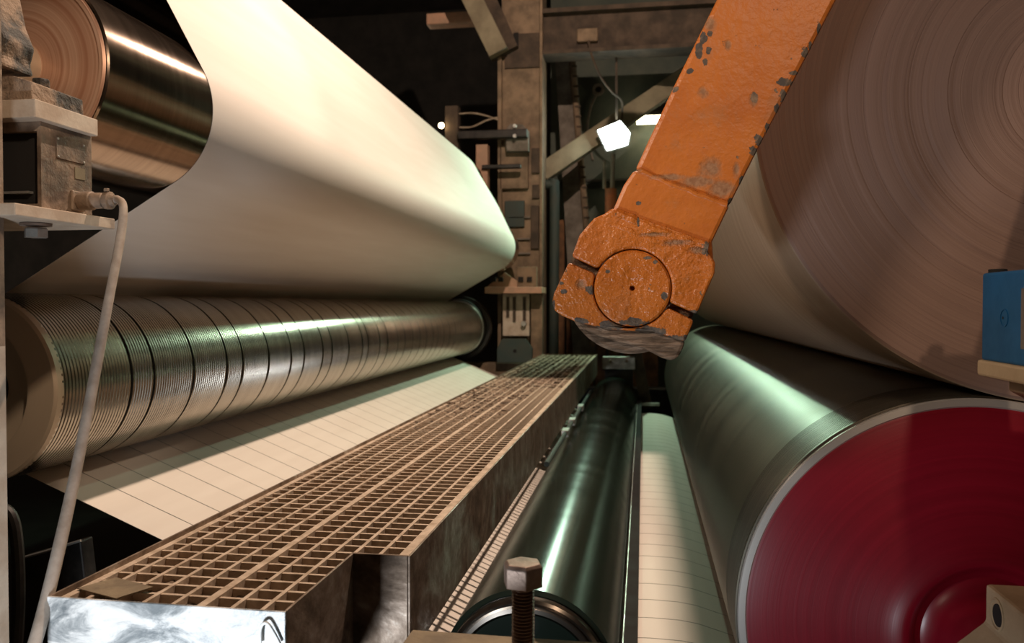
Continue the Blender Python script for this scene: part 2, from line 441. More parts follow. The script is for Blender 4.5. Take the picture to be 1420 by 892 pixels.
lathe('flange', [(4.885, RG+.0), (4.90, RG+.015), (4.95, RG+.02), (4.96, RG+.045), (5.06, RG+.045), (5.07, .1), (5.5, .09)], (G[0], 1.62, G[1]), M['black_metal'], r, 64)
lathe('lip', [(4.88, RG), (4.885, RG+.006), (4.893, RG+.006), (4.898, RG)], (G[0], 1.62, G[1]), M['rim_steel'], r, 64, cap=False)

# ================================================================== WEB
def ang(d): return math.radians(d)
def arc(c, r_, a0, a1, n=14):
    return [(c[0]+r_*math.cos(ang(a0+(a1-a0)*k/n)), c[1]+r_*math.sin(ang(a0+(a1-a0)*k/n))) for k in range(n+1)]
def ext(path, m):
    out = [path[0]]
    for a, b in zip(path, path[1:]):
        L = math.hypot(b[0]-a[0], b[1]-a[1]); k = max(1, int(L/m))
        for i in range(1, k+1): out.append((a[0]+(b[0]-a[0])*i/k, a[1]+(b[1]-a[1])*i/k))
    return out
RUw = RU+.001; RGw = RG+.001; RTw = .2
up = [(-2.6, 1.24)]+arc((-1.526, 1.035), RTw, 92, 28)+arc(U, RUw, 28, -58.3, 20)
gc = arc(G, RGw, 121.7, 246, 16)
up = ext(up+gc[:1], .05)
nY = 60
Ys = [Y0+(Y1-Y0)*k/nY for k in range(nY+1)]
v = []; f = []; acc = 0
S = [0]
for a, b in zip(up, up[1:]): S.append(S[-1]+math.hypot(b[0]-a[0], b[1]-a[1]))
iU = min(range(len(up)), key=lambda i: math.hypot(up[i][0]-(U[0]+RUw*.88), up[i][1]-(U[1]+RUw*.47)))
sC = S[iU]
for side in (0, 1):
    for i, (x, z) in enumerate(up):
        a = up[max(0, i-1)]; b = up[min(len(up)-1, i+1)]; L = math.hypot(b[0]-a[0], b[1]-a[1])
        nx, nz = (b[1]-a[1])/L, -(b[0]-a[0])/L       # normal
        nx, nz = -nx, -nz
        for y in Ys:
            u = S[i]-sC                                # <0 on the falling run above the roll
            w_ = 0
            if -.6 < u < 0:
                e = math.sin(math.pi*min(1, -u/.6))**2
                w_ = .006*e*(1.7+math.sin(y*3.1+u*1.2)+.6*math.sin(y*7.3+1.3-u*2))*min(1, max(0, (y-2.2)/1.5))
            o_ = -.0005*side
            v.append((x+nx*(w_+o_), y, z+nz*(w_+o_)))
n1_ = len(up)*(nY+1)
for i in range(len(up)-1):
    for k in range(nY):
        q = (i*(nY+1)+k, i*(nY+1)+k+1, (i+1)*(nY+1)+k+1, (i+1)*(nY+1)+k)
        f.append(q); f.append(tuple(n1_+j for j in reversed(q)))
for i in range(len(up)-1):
    for k in (0, nY):
        f.append((i*(nY+1)+k, (i+1)*(nY+1)+k, n1_+(i+1)*(nY+1)+k, n1_+i*(nY+1)+k))
o = mk('paper_web', v, f, M['paper'], None, True)
tag(o, 'wide white paper web falling over the polished roll down to the grooved roll', 'paper')

low = gc+[(-.50, None)]
# straight run after the grooved roll
gx, gz = gc[-1]; sl = -.40
p1 = (-.46, gz+sl*(-.46-gx))
path = gc+[p1]+[(-.40, -.872), (-.30, -.884), (-.15, -.872), (-.05, -.853), (.02, -.85), (.10, -.852), (.15, -.859)]+arc(D, RD+.001, -105.8, -20, 12)
path = ext(path, .25)
pt = .1365; gap = .0032
root = thing('slit_web', 'cream paper web slit into parallel strips, running under the grating walkway', 'paper', (gx, Y0, gz))
y = Y0
while y < Y1-.02:
    ya, yb = y+gap/2, min(y+pt, Y1)-gap/2
    v = []; f = []
    m = len(path)
    for i, (x, z) in enumerate(path):
        a = path[max(0, i-1)]; b = path[min(m-1, i+1)]; L = math.hypot(b[0]-a[0], b[1]-a[1])
        nx, nz = (b[1]-a[1])/L, -(b[0]-a[0])/L
        v += [(x, ya, z), (x, yb, z), (x-nx*.0004, ya, z-nz*.0004), (x-nx*.0004, yb, z-nz*.0004)]
    for i in range(m-1):
        a, b = 4*i, 4*i+4
        f += [(a, a+1, b+1, b), (a+2, b+2, b+3, a+3), (a, b, b+2, a+2), (a+1, a+3, b+3, b+1)]
    mk('strip', v, f, M['paper_strip'], root, True)
    y += pt
# small roller carrying the strips
r = thing('guide_roller', 'slim dark guide roller hidden beneath the slit paper strips', 'roller', (.05, 1.6, -.90))
lathe('shell', [(0, .03), (0, .047), (4.88, .047), (4.88, .03)], (.05, 1.6, -.90), M['black_metal'], r, 32)

# ================================================================== THIN DARK ROLL
r = thing('dark_roll', 'slim glossy green-black roll with a bright streak, between grating and paper strips', 'roll', (T[0], 1.6, T[1]))
lathe('shell', [(0.01, RT-.02), (.004, RT-.008), (.012, RT), (4.9, RT), (4.91, RT-.02)], (T[0], 1.6, T[1]), M['green_black'], r, 96)
lathe('end_rim', [(.004, RT-.010), (-.012, RT-.012), (-.016, RT-.018), (-.014, RT-.024), (-.024, RT-.026), (-.026, RT-.034), (-.02, RT-.040)], (T[0], 1.6, T[1]), M['dark_rim'], r, 96, cap=False)
lathe('end_cap', [(-.02, RT-.040), (-.015, RT-.045), (-.012, RT-.072), (-.006, RT-.074), (-.006, RT-.078), (-.012, RT-.080), (-.012, .05)], (T[0], 1.6, T[1]), M['green_black'], r, 80)
lathe('journal', [(-.012, .05), (-.25, .045)], (T[0], 1.6, T[1]), M['black_metal'], r, 32)
lathe('journal', [(4.9, .06), (5.5, .06)], (T[0], 1.6, T[1]), M['black_metal'], r, 32)
# far bearing of the thin roll
q0 = P(835, 495, 6.52); q1 = P(881, 513, 6.52)
r = thing('bearing_block', 'pale steel bearing block with two bolts at the far end of the slim dark roll', 'bearing', (q0[0], 6.52, T[1]))
box('plate', q0[0], q1[0], 6.53, 6.62, q1[2], q0[2], M['zinc'], r, .006)
box('pedestal', q0[0]+.02, q1[0]-.02, 6.56, 6.75, -1.6, q1[2], M['black_metal'], r)
for px in (847, 869):
    hexbolt('bolt', P(px, 501, 6.53), .014, .02, M['bolt_steel'], r, 'y')

# dark guard plate with bright edge beside the strips
r = thing('guard_bar', 'thin dark guard bar with a bright edge along the right of the slim roll', 'bar', (-.027, 1.5, -.75))
box('bar', -.041, -.011, 1.45, 6.45, -.79, -.752, M['black'], r)
box('edge', -.0435, -.041, 1.45, 6.45, -.79, -.748, M['zinc'], r)
a = PZ(886, 566, -.752); b = PZ(913, 566, -.752)
r = thing('end_bar', 'short pale crossbar closing the far end of the paper strips', 'bar', (a[0], 6.5, -.8))
box('bar', -.03, .13, 6.47, 6.50, -.80, -.776, M['zinc'], r, .003)
box('post', -.03, .0, 6.50, 6.53, -1.6, -.776, M['black_metal'], r)

# ================================================================== DRUM
r = thing('winder_drum', 'big dark ground-steel drum with crimson end, under the wound paper roll', 'roll', (D[0], 1.5, D[1]))
prof = [(.02, RD-.01), (.012, RD-.003), (.014, RD)]
yy = .02
while yy < .17:
    prof += [(yy, RD), (yy+.004, RD), (yy+.0045, RD-.0006), (yy+.0065, RD-.0006)]; yy += .007
prof += [(yy, RD), (5.0, RD), (5.0, RD-.03)]
lathe('shell', prof, (D[0], 1.5, D[1]), M['drum_skin'], r, 160)
lathe('rim', [(.02, RD-.004), (.002, RD-.003), (0, RD-.005), (-.002, RD-.016), (0, RD-.0185)], (D[0], 1.5, D[1]), M['rim_steel'], r, 160, cap=False)
lathe('end_disc', [(0, RD-.0185), (-.001, RD-.022), (-.012, .33), (-.03, .24), (-.05, .17), (-.058, .15), (-.064, .14), (-.066, .131), (-.064, .125), (-.056, .118), (-.05, .105), (-.056, .095), (-.075, .085), (-.11, .078), (-.19, .075)],
      (D[0], 1.5, D[1]), M['crimson'], r, 160)
# ================================================================== PAPER ROLL
r = thing('paper_roll', 'huge wound roll of paper showing ringed brown end, resting on the dark drum', 'paper roll', (W[0], 1.5, W[1]))
prof = []; rr = RW
random.seed(3)
lathe('wound_side', [(.004, RW-.002), (.006, RW), (4.9, RW), (4.9, RW-.02)], (W[0], 1.5, W[1]), M['roll_paper_side'], r, 192, cap=False)
off = 0
prof = [(.004, RW-.002)]
rr = RW-.002
while rr > .06:
    st = random.choice([.002, .004, .006, .012, .02]); rr -= st
    off = max(-.0015, min(.0025, off+random.uniform(-.0011, .0011)))
    prof.append((off, rr)); rr -= .0006; prof.append((off+random.uniform(-.0006, .0006), rr))
lathe('wound_end', prof, (W[0], 1.5, W[1]), M['wound_edge'], r, 192, cap=False)
lathe('core', [(.01, .062), (-.012, .06), (-.012, .05), (.02, .045)], (W[0], 1.5, W[1]), M['rust'], r, 48)

# ================================================================== GRATING WALKWAY
XL, XN, XRt, ZT = -.806, -.459, -.365, -.40
YF, YN, YE = .983, 1.235, 6.55
r = thing('grating_walkway', 'dusty steel grating set in a long galvanised trough, running away between the rolls', 'walkway', ((XL+XRt)/2, YF, -.563))
th = .004; ZB = -.563
box('front_sheet', XL, XN, YF, YF+th, ZB, ZT, M['smeared_steel'], r, .0012)
box('side_sheet', XL, XL+th, YF+th, YE, ZB, ZT, M['galvanised'], r)
box('side_sheet', XRt-th, XRt, YN, YE, ZB, ZT, M['galvanised'], r, .001)
box('notch_sheet', XN-th, XN, YF+th, YN, ZB, ZT, M['galvanised'], r, .001)
box('step_sheet', XN-th, XRt-th, YN-th*.5, YN+th, ZB, ZT+.0005, M['galvanised'], r, .001)
box('end_sheet', XL, XRt, YE, YE+th, ZB, ZT, M['galvanised'], r)
zt = ZT-.008; zb = zt-.028
cw = .0433; xth = XN-3*cw
for k in range(-5, 6):
    x = xth+k*cw if k < 5 else XN+cw+.026
    if k == 3: x = XN-.003+0.0
    wd = .0032
    if k == 0: wd = .0062
    if k == -5: x = XL+th+.006; wd = .006
    if k == 5: x = XRt-.016; wd = .011
    ys = YF+th if (k <= 3) else YN+th
    if k == 3: x = XN-.008
    if k == 4: x = XN+cw-.008
    box('bearing_bar', x-wd, x+wd, ys, YE, zb, zt+(.0015 if k == 0 else 0), M['dusty_grating'], r)
ref = None; y = YF+.022; n = 0
me_s = me_l = None
while y < YE-.01:
    wide = y > YN+.01
    x0, x1 = XL+th, (XRt-th if wide else XN-th)
    me = me_l if wide else me_s
    if me is None:
        o = box('cross_bar', x0, x1, y-.003, y+.003, zb+.004, zt-.0012, M['dusty_grating'], r)
        # move to a local origin so that the mesh can be shared
        for vv in o.data.vertices: vv.co.y -= (y-WL[r.name][1])
        o.location = (0, y-WL[r.name][1], 0)
        if wide: me_l = o.data
        else: me_s = o.data
    else:
        o = bpy.data.objects.new('cross_bar', me); C.objects.link(o); o.parent = r; o.location = (0, y-WL[r.name][1], 0)
    y += .0372; n += 1
# crust of dust clogging some cells: small lumpy plugs low in the cells
v = []; f = []; random.seed(11)
y = YF+.022; row = 0
cols = [(xth+k*cw+.005, xth+(k+1)*cw-.005) for k in range(-5, 3)]+[(XN-.003, XN+cw-.013), (XN+cw-.003, XRt-.03)]
def plug(x0, x1, y0, y1, zc):
    n0 = len(v); nx, ny = 4, 3
    for i in range(nx+1):
        for j in range(ny+1):
            v.append((x0+(x1-x0)*i/nx, y0+(y1-y0)*j/ny, zc+random.uniform(-.006, .006)-(0 if (i in (0, nx) or j in (0, ny)) else -.0)))
    for i in range(nx):
        for j in range(ny):
            a = n0+i*(ny+1)+j; f.append((a, a+ny+1, a+ny+2, a+1))
while y < YE-.04:
    dens = .7+.35*min(1, max(0, (y-1.3)/1.3))
    for ci, (x0, x1) in enumerate(cols):
        if y < YN+.01 and ci >= 8: continue
        if (ci < 7 or y > 3.9) and random.random() < dens*(1.15 if ci < 6 else .7): plug(x0, x1, y+.002, y+.0352, zb+.008+.008*random.random()+.013*min(1, max(0, (y-1.6)/1.5)))
    y += .0372
o = mk('dust_crust', v, f, M['dust'], r); o['kind'] = 'stuff'
# scrap of paper lying on the grating
cn = [(107, 817), (161, 802), (212, 818), (161, 831)]
pts = [PZ(px, py, zt+.002) for px, py in cn]
v = [(a[0], a[1], a[2]) for a in pts]+[(a[0], a[1], a[2]+.0012) for a in pts]
v[6] = (v[6][0], v[6][1], v[6][2]+.003)
o = mk('paper_scrap', v, [(3, 2, 1, 0), (4, 5, 6, 7), (0, 1, 5, 4), (1, 2, 6, 5), (2, 3, 7, 6), (3, 0, 4, 7)], M['plate_dust'])
tag(o, 'small diamond-shaped paper scrap lying on the near left corner of the grating', 'scrap')
# loop of string on the front sheet
o = tube('string_loop', [P(361, 893, .978), P(361, 875, .977), P(364, 866, .976), P(371, 865, .976), P(380, 878, .977), P(388, 893, .978)], .0022, M['white_string'], None, 8)
tag(o, 'white string loop hanging on the front of the galvanised trough', 'string')
# clamps under the far side of the trough
for i, (px, py) in enumerate([(796, 577), (788, 590)]):
    a = P(px, py, 4.4+.0*i)
r = thing('pipe_clamp', 'small grey pipe with clamps under the far right edge of the trough', 'pipe', (-.35, 4.2, -.61))
tube('pipe', [(-.345, 2.9, -.578), (-.345, 5.4, -.578)], .010, M['teal_dark'], r, 10, 1)
for yv in (3.6, 3.95, 4.5): boxes('clamp', [(-.362, -.330, yv, yv+.09, -.594, -.563)], M['zinc'], r, .003)

# ================================================================== FOREGROUND BRACKET WITH BOLT
zt2 = -.428
pl = [PZ(558, 892, zt2)[:2], PZ(572, 873, zt2)[:2], PZ(835, 891, zt2)[:2], PZ(842, 910, zt2)[:2], PZ(842, 1150, zt2)[:2], PZ(540, 1150, zt2)[:2]]
r = thing('bolt_bracket', 'dusty steel bracket plate at bottom centre carrying the tall hex bolt', 'bracket', (pl[0][0], pl[0][1], -.46))
prismz('plate', pl, -.455, zt2, M['plate_dust'], r, .002)
bc = PZ(730, 892, zt2)
yb = 1.03
bx = P(730, 850, yb)[0]; ztop = P(730, 812, 1.0)[2]; zhd = P(730, 784, 1.0)[2]
box('arm', bx-.03, bx+.03, .35, .75, -.6, -.456, M['black_metal'], r)
yb = 1.0
r = thing('hex_bolt', 'tall dusty hex-head bolt with exposed thread standing at bottom centre', 'bolt', (bx, yb, zt2))
prof = [(0, .0125)]; z = 0; H = ztop-zt2
while z < H: prof += [(z+.0003, .0110), (z+.0019, .0145), (z+.0024, .0145), (z+.0040, .0110)]; z += .0043
prof.append((H+.001, .012))
lathe('threaded_shank', prof, (bx, yb, zt2), M['bolt_steel'], r, 32, 'z', smooth=True)
rr = .0262
hb = hexbolt('head', (bx, yb, ztop), rr, zhd-ztop+.004, M['bolt_steel'], r, 'z', math.radians(47)); bev(hb, .0012)

# ================================================================== LEFT LOAD CELL BRACKET
r = thing('bearing_mount', 'dusty stacked block mount with cream plates holding the polished roll, upper left', 'mount', (-1.06, 1.2, .137))
box('bottom_plate', -1.25, -.94, 1.09, 1.325, .136, .155, M['pale_paint'], r, .0015)
XB = -.985
# housing with a shallow front recess, the shade of its hollow painted black
box('housing', -1.2, XB, 1.22, 1.325, .155, .304, M['dusty_steel'], r, .001)
boxes('front_frame', [(-1.2, XB, 1.2, 1.22, .155, .168), (-1.2, XB, 1.2, 1.22, .288, .304), (XB-.007, XB, 1.2, 1.22, .168, .288), (-1.2, -1.15, 1.2, 1.22, .168, .288)], M['dusty_steel'], r)
box('hollow_shade', -1.15, XB-.007, 1.212, 1.221, .168, .288, M['black'], r)
box('shelf', -1.15, -1.01, 1.202, 1.214, .186, .190, M['zinc'], r)
box('top_plate', -1.25, -.972, 1.172, 1.325, .304, .334, M['pale_paint'], r, .0015)
o = box('name_plate', XB-.0005, XB+.0016, 1.235, 1.305, .250, .286, M['dusty_steel'], r, .0004)
for yy_, zz_ in ((1.238, .283), (1.302, .283), (1.238, .253), (1.302, .253)):
    lathe('rivet', [(0, .0022), (.001, .002), (.0016, .001)], (XB+.0016, yy_, zz_), M['zinc'], r, 10, 'x')
box('small_label', XB-.0005, XB+.001, 1.28, 1.306, .222, .242, M['olive'], r)
hb = hexbolt('plate_bolt', (P(50, 325, 1.2)[0], 1.2, .112), .0185, .016, M['zinc'], r, 'z', .3)
lathe('washer', [(0, .024), (.004, .024), (.0045, .012)], (P(50, 325, 1.2)[0], 1.2, .131), M['bolt_steel'], r, 32, 'z')

r = thing('roll_bearing', 'dust-caked dark bearing housing on top of the cream plate, far upper left', 'bearing', (-1.1, 1.2, .334))
fx = -1.0
prism('foot', [(-1.25, .334), (fx+.012, .334), (fx+.01, .366), (fx-.022, .376), (-1.25, .382)], 1.185, 1.31, M['dusty_dark'], r, .002)
# housing body, tapered casting
pb = [xz(px, py, 1.24) for px, py in [(49, 108), (44, 92), (50, 70), (38, 40), (30, 0), (22, -60), (-40, -110), (-140, -110), (-140, 108)]]
o = prism('housing', pb, 1.17, 1.24, M['dusty_dark'], r, .006)
hb = hexbolt('foot_bolt', (P(57, 108, 1.24)[0], 1.24, .372), .0145, .013, M['dusty_dark'], r, 'z', .1)
# cable gland
zc = P(110, 279, 1.285)[2]; yc = 1.285
r = thing('cable_connector', 'round dusty plug connector on the side of the block mount', 'connector', (XB, yc, zc))
box('flange', XB-.001, XB+.005, yc-.017, yc+.017, zc-.017, zc+.017, M['dusty_steel'], r, .002)
lathe('barrel', [(.004, .013), (.012, .0165), (.03, .0165), (.032, .0145), (.052, .0135), (.053, .011), (.058, .011)], (XB, yc, zc), M['dusty_steel'], r, 28, 'x')
lathe('clamp_nut', [(.056, .012), (.057, .0155), (.066, .0155), (.067, .011), (.074, .009)], (XB, yc, zc), M['dusty_steel'], r, 14, 'x', smooth=False)
for s_ in (-1, 1):
    hexbolt('screw', (XB+.062, yc-.006, zc+s_*.015), .005, .005, M['dusty_steel'], r, 'z')
cp = [(XB+.068, yc, zc), (XB+.080, yc-.001, zc+.001), P(171, 288, 1.265), P(167, 330, 1.25), P(152, 410, 1.215), P(137, 490, 1.18), P(122, 570, 1.14), P(104, 660, 1.09), P(82, 760, 1.03), P(60, 850, .98), P(40, 920, .94), P(15, 1000, .9)]
cr = [.0068]*3+[.0075]*2+[.0082]*3+[.0088]*4
o = tube('grey_cable', cp, cr, M['cable'], None, 14, 8)
tag(o, 'thick pale grey cable hanging from the connector down past the trough', 'cable')
# post at the left picture edge
xe = P(7, 450, 1.12)[0]
r = thing('edge_post', 'chipped pale painted steel post along the left picture edge', 'post', (xe-.05, 1.1, -1.6))
box('lower_post', xe-.12, xe, 1.02, 1.12, -1.6, P(5, 480, 1.12)[2], M['pale_paint'], r)
box('upper_post', xe-.12, xe, 1.02, 1.12, P(5, 480, 1.12)[2], 1.4, M['dusty_steel'], r)

# dark machine part below the web at lower left
r = thing('machine_box', 'dark greasy steel box in the shadow below the slit paper, lower left', 'box', (-1.35, 1.5, -1.6))
prism('body', [xz(px, py, 1.6) for px, py in [(24, 775), (112, 750), (128, 890), (140, 1100), (30, 1100)]], 1.6, 1.64, M['black_metal'], r, .004)
tube('seam', [P(24, 776, 1.595), P(70, 763, 1.595), P(112, 750, 1.595)], .003, M['zinc'], r, 8)
box('stand', -1.75, -1.35, 1.64, 1.9, -1.6, -1.1, M['black_metal'], r)
o = tube('black_hose', [P(-10, 700, 1.45), P(15, 715, 1.45), P(24, 760, 1.45), P(26, 840, 1.45), P(20, 930, 1.45)], .012, M['black_metal'], None)
tag(o, 'dark hose curling down in the shadow at the far lower left', 'hose')

# ================================================================== ORANGE ARM
YA, YAb = 1.25, 1.385
pc = P(877, 400, YA)
KX = YA/FPX
def B(px, py, rx, ry):        # blob in arm object space (root at pin centre)
    a = P(px, py, YA); return (a[0]-pc[0], a[2]-pc[2], rx*KX, ry*KX)
blobs_beam = [B(976, 51, 5, 8), B(970, 70, 5, 12), B(983, 68, 4, 6), B(978, 84, 4, 6), B(985, 45, 4, 4), B(938, 121, 6, 7), B(957, 97, 5, 4),
              B(1093, 112, 14, 7), B(1086, 130, 6, 11), B(1078, 150, 4, 8), B(1118, 72, 7, 9), B(1102, 100, 8, 5), B(1054, 193, 8, 10), B(1046, 210, 8, 8), B(1065, 178, 4, 9),
              B(1047, 135, 6, 9), B(1030, 250, 5, 7), B(1014, 283, 5, 9), B(1137, 35, 3, 12), B(1125, 60, 3, 8),
              B(888, 207, 4, 4), B(886, 282, 4, 3), ]
dust_beam = [B(985, 232, 20, 17), B(968, 252, 28, 10), B(1000, 262, 22, 13), B(930, 245, 26, 5), B(1047, 138, 7, 12), B(1022, 232, 6, 16), B(975, 125, 9, 10), B(985, 30, 10, 14), B(1010, 60, 6, 10), B(880, 236, 10, 3)]
dust_head = [B(905, 326, 22, 4), B(940, 337, 22, 5), B(970, 347, 14, 6), B(805, 395, 10, 8)]
dust_pin = []
blobs_head = [B(979, 344, 9, 12), B(790, 360, 4, 6), B(767, 425, 3, 8), B(782, 404, 5, 4), B(779, 393, 4, 3), B(808, 445, 14, 5), B(847, 452, 22, 8), B(905, 460, 28, 9), B(940, 470, 24, 6),
              B(818, 402, 7, 8), B(962, 433, 9, 4), B(885, 283, 4, 3), B(885, 308, 2, 8), B(875, 483, 30, 20), B(935, 490, 18, 18)]
blobs_pin = [B(843, 377, 4, 3), B(877, 447, 26, 6), B(921, 410, 5, 6), B(898, 358, 8, 3), B(909, 364, 4, 4)]
M['orange_beam'] = orange('orange_beam', blobs_beam, .42, .0035, dust_beam)
M['orange_head'] = orange('orange_head', blobs_head, .33, .012, dust_head)
M['orange_pin'] = orange('orange_pin', blobs_pin, .3, .012, dust_pin)
r = thing('clamp_arm', 'chipped orange steel arm with split clamp head and round pin, before the paper roll', 'machine arm', pc)
def xza(L, Y=YA): return [xz(px, py, Y) for px, py in L]
# beam: continues beyond the frame
dirx, dirz = (993-900)/192.0, 1
beam_poly = xza([(900, 192), (935, 117), (993, 0), (1485, -1000), (1690, -1030), (1160, 0), (1112, 92), (1055, 200), (1012, 285), (880, 236)])
prism('beam', beam_poly, YA+.006, YAb-.01, M['orange_beam'], r, .007)
prism('neck', xza([(880, 234), (865, 256), (851, 288), (846, 305), (990, 365), (988, 335), (1013, 283)]), YA+.002, YAb-.006, M['orange_beam'], r, .006)
def weld(name, a, b, rad, mat, Y):
    random.seed(int(a[0])); n = 16; pts = []; rs = []
    for i in range(n+1):
        t_ = i/n
        pts.append(P(a[0]+(b[0]-a[0])*t_+random.uniform(-1, 1), a[1]+(b[1]-a[1])*t_+5*math.sin(t_*math.pi)*.5+random.uniform(-1.2, 1.2), Y)); rs.append(rad*random.uniform(.8, 1.15))
    return tube(name, pts, rs, mat, r, 10, 3)
weld('weld_bead', (884, 236), (1009, 284), .0055, M['orange_beam'], YA+.006)
weld('weld_bead', (852, 296), (982, 343), .010, M['orange_head'], YA+.004)
weld('weld_bead', (852, 312), (976, 356), .007, M['orange_head'], YA+.002)
# split head
RB = 54.5
def parc(a0, a1, n, R_=RB):
    return [(877+R_*math.cos(math.radians(a0+(a1-a0)*k/n)), 400-R_*math.sin(math.radians(a0+(a1-a0)*k/n))) for k in range(n+1)]
# slit runs from (790,360) through the bore to (968,440)
upper = [(793, 356), (804, 326), (824, 303), (838, 297), (849, 289), (984, 336), (981, 350), (992, 363), (991, 379), (966, 436), (928, 419)]+parc(-20, 152, 26)[1:-1]+[(827, 372)]
prism('clamp_body', xza(upper), YA-.004, YAb, M['orange_head'], r, .004)
lower = [(789, 364), (824, 379)]+parc(158, 330, 26)[1:-1]+[(926, 427), (962, 444), (959, 452), (950, 474), (905, 460), (872, 459), (835, 455), (798, 446), (780, 438), (769, 431), (766, 420), (768, 408)]
prism('clamp_cap', xza(lower), YA-.004, YAb, M['orange_head'], r, .004)
# worn bare underside of the cap
prism('worn_edge', xza([(798, 444), (835, 453), (872, 457), (905, 458), (951, 472), (947, 484), (941, 496), (932, 501), (918, 497), (893, 484), (866, 478), (838, 470), (815, 461)]), YA+.003, YAb-.004, M['bare_metal'], r, .007)
lathe('hub', [(0, .098), (.006, .1035), (.09, .1035)], (pc[0]-.002, YA+.014, pc[2]+.002), M['bare_metal'], r, 64)
# pin: disc with centre hole
pr = 52.5*KX
lathe('pin', [(.008, .0032), (-.002, .0034), (-.0046, .0046), (-.0052, .006), (-.0052, pr-.004), (-.003, pr-.001), (.001, pr), (.10, pr)], (pc[0], YA, pc[2]), M['orange_pin'], r, 72, cap=True)
lathe('bore', [(.02, RB*KX+.001), (.024, RB*KX+.001), (.025, pr*.98)], (pc[0], YA, pc[2]), M['black'], r, 48, cap=False)

# ================================================================== RIGHT SENSOR AND BRACKETS
YS = 1.3                                   # far end of the two edge fittings; their left sides run towards the camera
x0 = P(1361, 440, YS)[0]
zA = P(1361, 379, YS)[2]; zB = P(1361, 499, YS)[2]
r = thing('blue_sensor', 'blue sensor box with black cap on a cream base at the right picture edge', 'sensor', (x0+.06, 1.15, zB-.02))
box('case', x0, x0+.13, 1.0, YS, zB, zA, M['blue'], r, .004)
def yat(px, X): return X/math.tan(math.atan((px-710)/FPX)-TH)
yc_ = yat(1383, x0+.022)
lathe('cap', [(0, .0125), (.0055, .0125), (.006, .011)], (x0+.022, yc_, zA), M['black'], r, 28, 'z')
ym = yat(1393, x0); zm = P(1393, 441, ym)[2]
lathe('mark_ring', [(0.001, .0125), (-.0010, .0125), (-.0010, .0112), (0.001, .0112)], (x0, ym, zm), M['blue'], r, 28, 'x', cap=False)
lathe('hole', [(0.001, .0022), (-.0005, .0022)], (x0, yat(1391, x0), zm), M['black'], r, 10, 'x')
ya_ = yat(1417, x0)
box('side_label', x0-.001, x0+.002, 1.02, ya_, P(1417, 484, ya_)[2], P(1417, 400, ya_)[2], M['grey_frame'], r)
box('base', x0-.003, x0+.15, .98, YS+.008, zB-.024, zB, M['cream'], r, .004)
xq = P(1398, 540, YS)[0]
prism('foot', [(xq, zB-.024), (xq, zB-.045), (xq+.03, zB-.062), (xq+.2, zB-.11), (xq+.2, zB-.024)], 1.05, YS, M['cream'], r, .003)
r = thing('sensor_post', 'grey upright carrying the blue sensor, with an added shadow-casting bar, just outside the right edge', 'post', (.84, 1.2, -1.6))
beam('shadow_bar', (.60, 1.24, .052), (.75, 1.24, .60), .055, .03, M['grey_frame'], r)  # unseen bar added to throw a diagonal shadow on the wound end
box('bridge', .72, .87, 1.2, 1.285, .56, .60, M['grey_frame'], r)
box('upright', .81, .87, 1.17, 1.23, -1.6, 1.5, M['grey_frame'], r, .003)
box('arm', xq+.2, .81, 1.12, 1.23, zB-.11, zB-.05, M['grey_frame'], r, .003)

xb = P(1366, 830, YS)[0]
r = thing('cream_bracket', 'cream cast bearing bracket with a round bolt hole at the lower right corner', 'bracket', (xb+.1, 1.15, -1.6))
z1_ = P(1366, 809, YS)[2]; z2_ = P(1366, 860, YS)[2]; fl = xz(1322, 893, YS)
prism('casting', [(xb, z1_), (xb, z2_), fl, (fl[0]-.10, fl[1]-.12), (fl[0]-.10, -1.6), (xb+.3, -1.6), (xb+.3, z1_)], .95, YS, M['cream'], r, .005)
yh = yat(1388, xb); zh = P(1388, 853, yh)[2]
lathe('hole_rim', [(.001, .0235), (-.0015, .0235), (-.002, .0205), (.001, .0195)], (xb, yh, zh), M['cream'], r, 36, 'x', cap=False)
lathe('hole', [(.001, .0165), (-.0012, .0160), (-.0012, .004)], (xb, yh-.003, zh), M['black'], r, 28, 'x')

# ================================================================== FAR MACHINE FRAME
YC = 6.95
def fb(name, px0, px1, py0, py1, Y, dy, mat, parent, b=.004):
    a = P(px0, py1, Y); c = P(px1, py0, Y)
    return box(name, a[0], c[0], Y, Y+dy, a[2], c[2], mat, parent, b)
col0 = P(690, 300, YC)[0]; col1 = P(752, 300, YC)[0]
r = thing('steel_column', 'tall dusty brown steel column at the far end of the machine', 'column', ((col0+col1)/2, YC, -1.6))
box('web_plate', col0+.03, col1-.02, YC+.05, YC+.09, -1.6, 3.2, M['column'], r)
box('flange', col0, col0+.035, YC, YC+.3, -1.6, 2.22, M['column'], r, .004)
box('flange', col1-.025, col1, YC, YC+.3, -1.6, 3.2, M['column'], r, .004)
fb('gusset', 700, 748, 45, 95, YC+.03, .02, M['column_dark'], r)
fb('slot_hole', 712, 719, 45, 67, YC+.025, .01, M['black'], r, 0)
for (a0, a1, b0, b1) in [(738, 748, 256, 275), (736, 747, 285, 345), (700, 727, 278, 315), (737, 748, 205, 240)]:
    fb('cover_plate', a0, a1, b0, b1, YC+.02, .03, M['column_dark'] if a0 != 700 else M['teal_dark'], r)
fb('stiffener', 693, 732, 200, 262, YC+.0, .05, M['column'], r)
for py in (300, 330, 350): fb('bolt_strip', 705, 735, py, py+3, YC+.02, .03, M['grey_frame'], r)

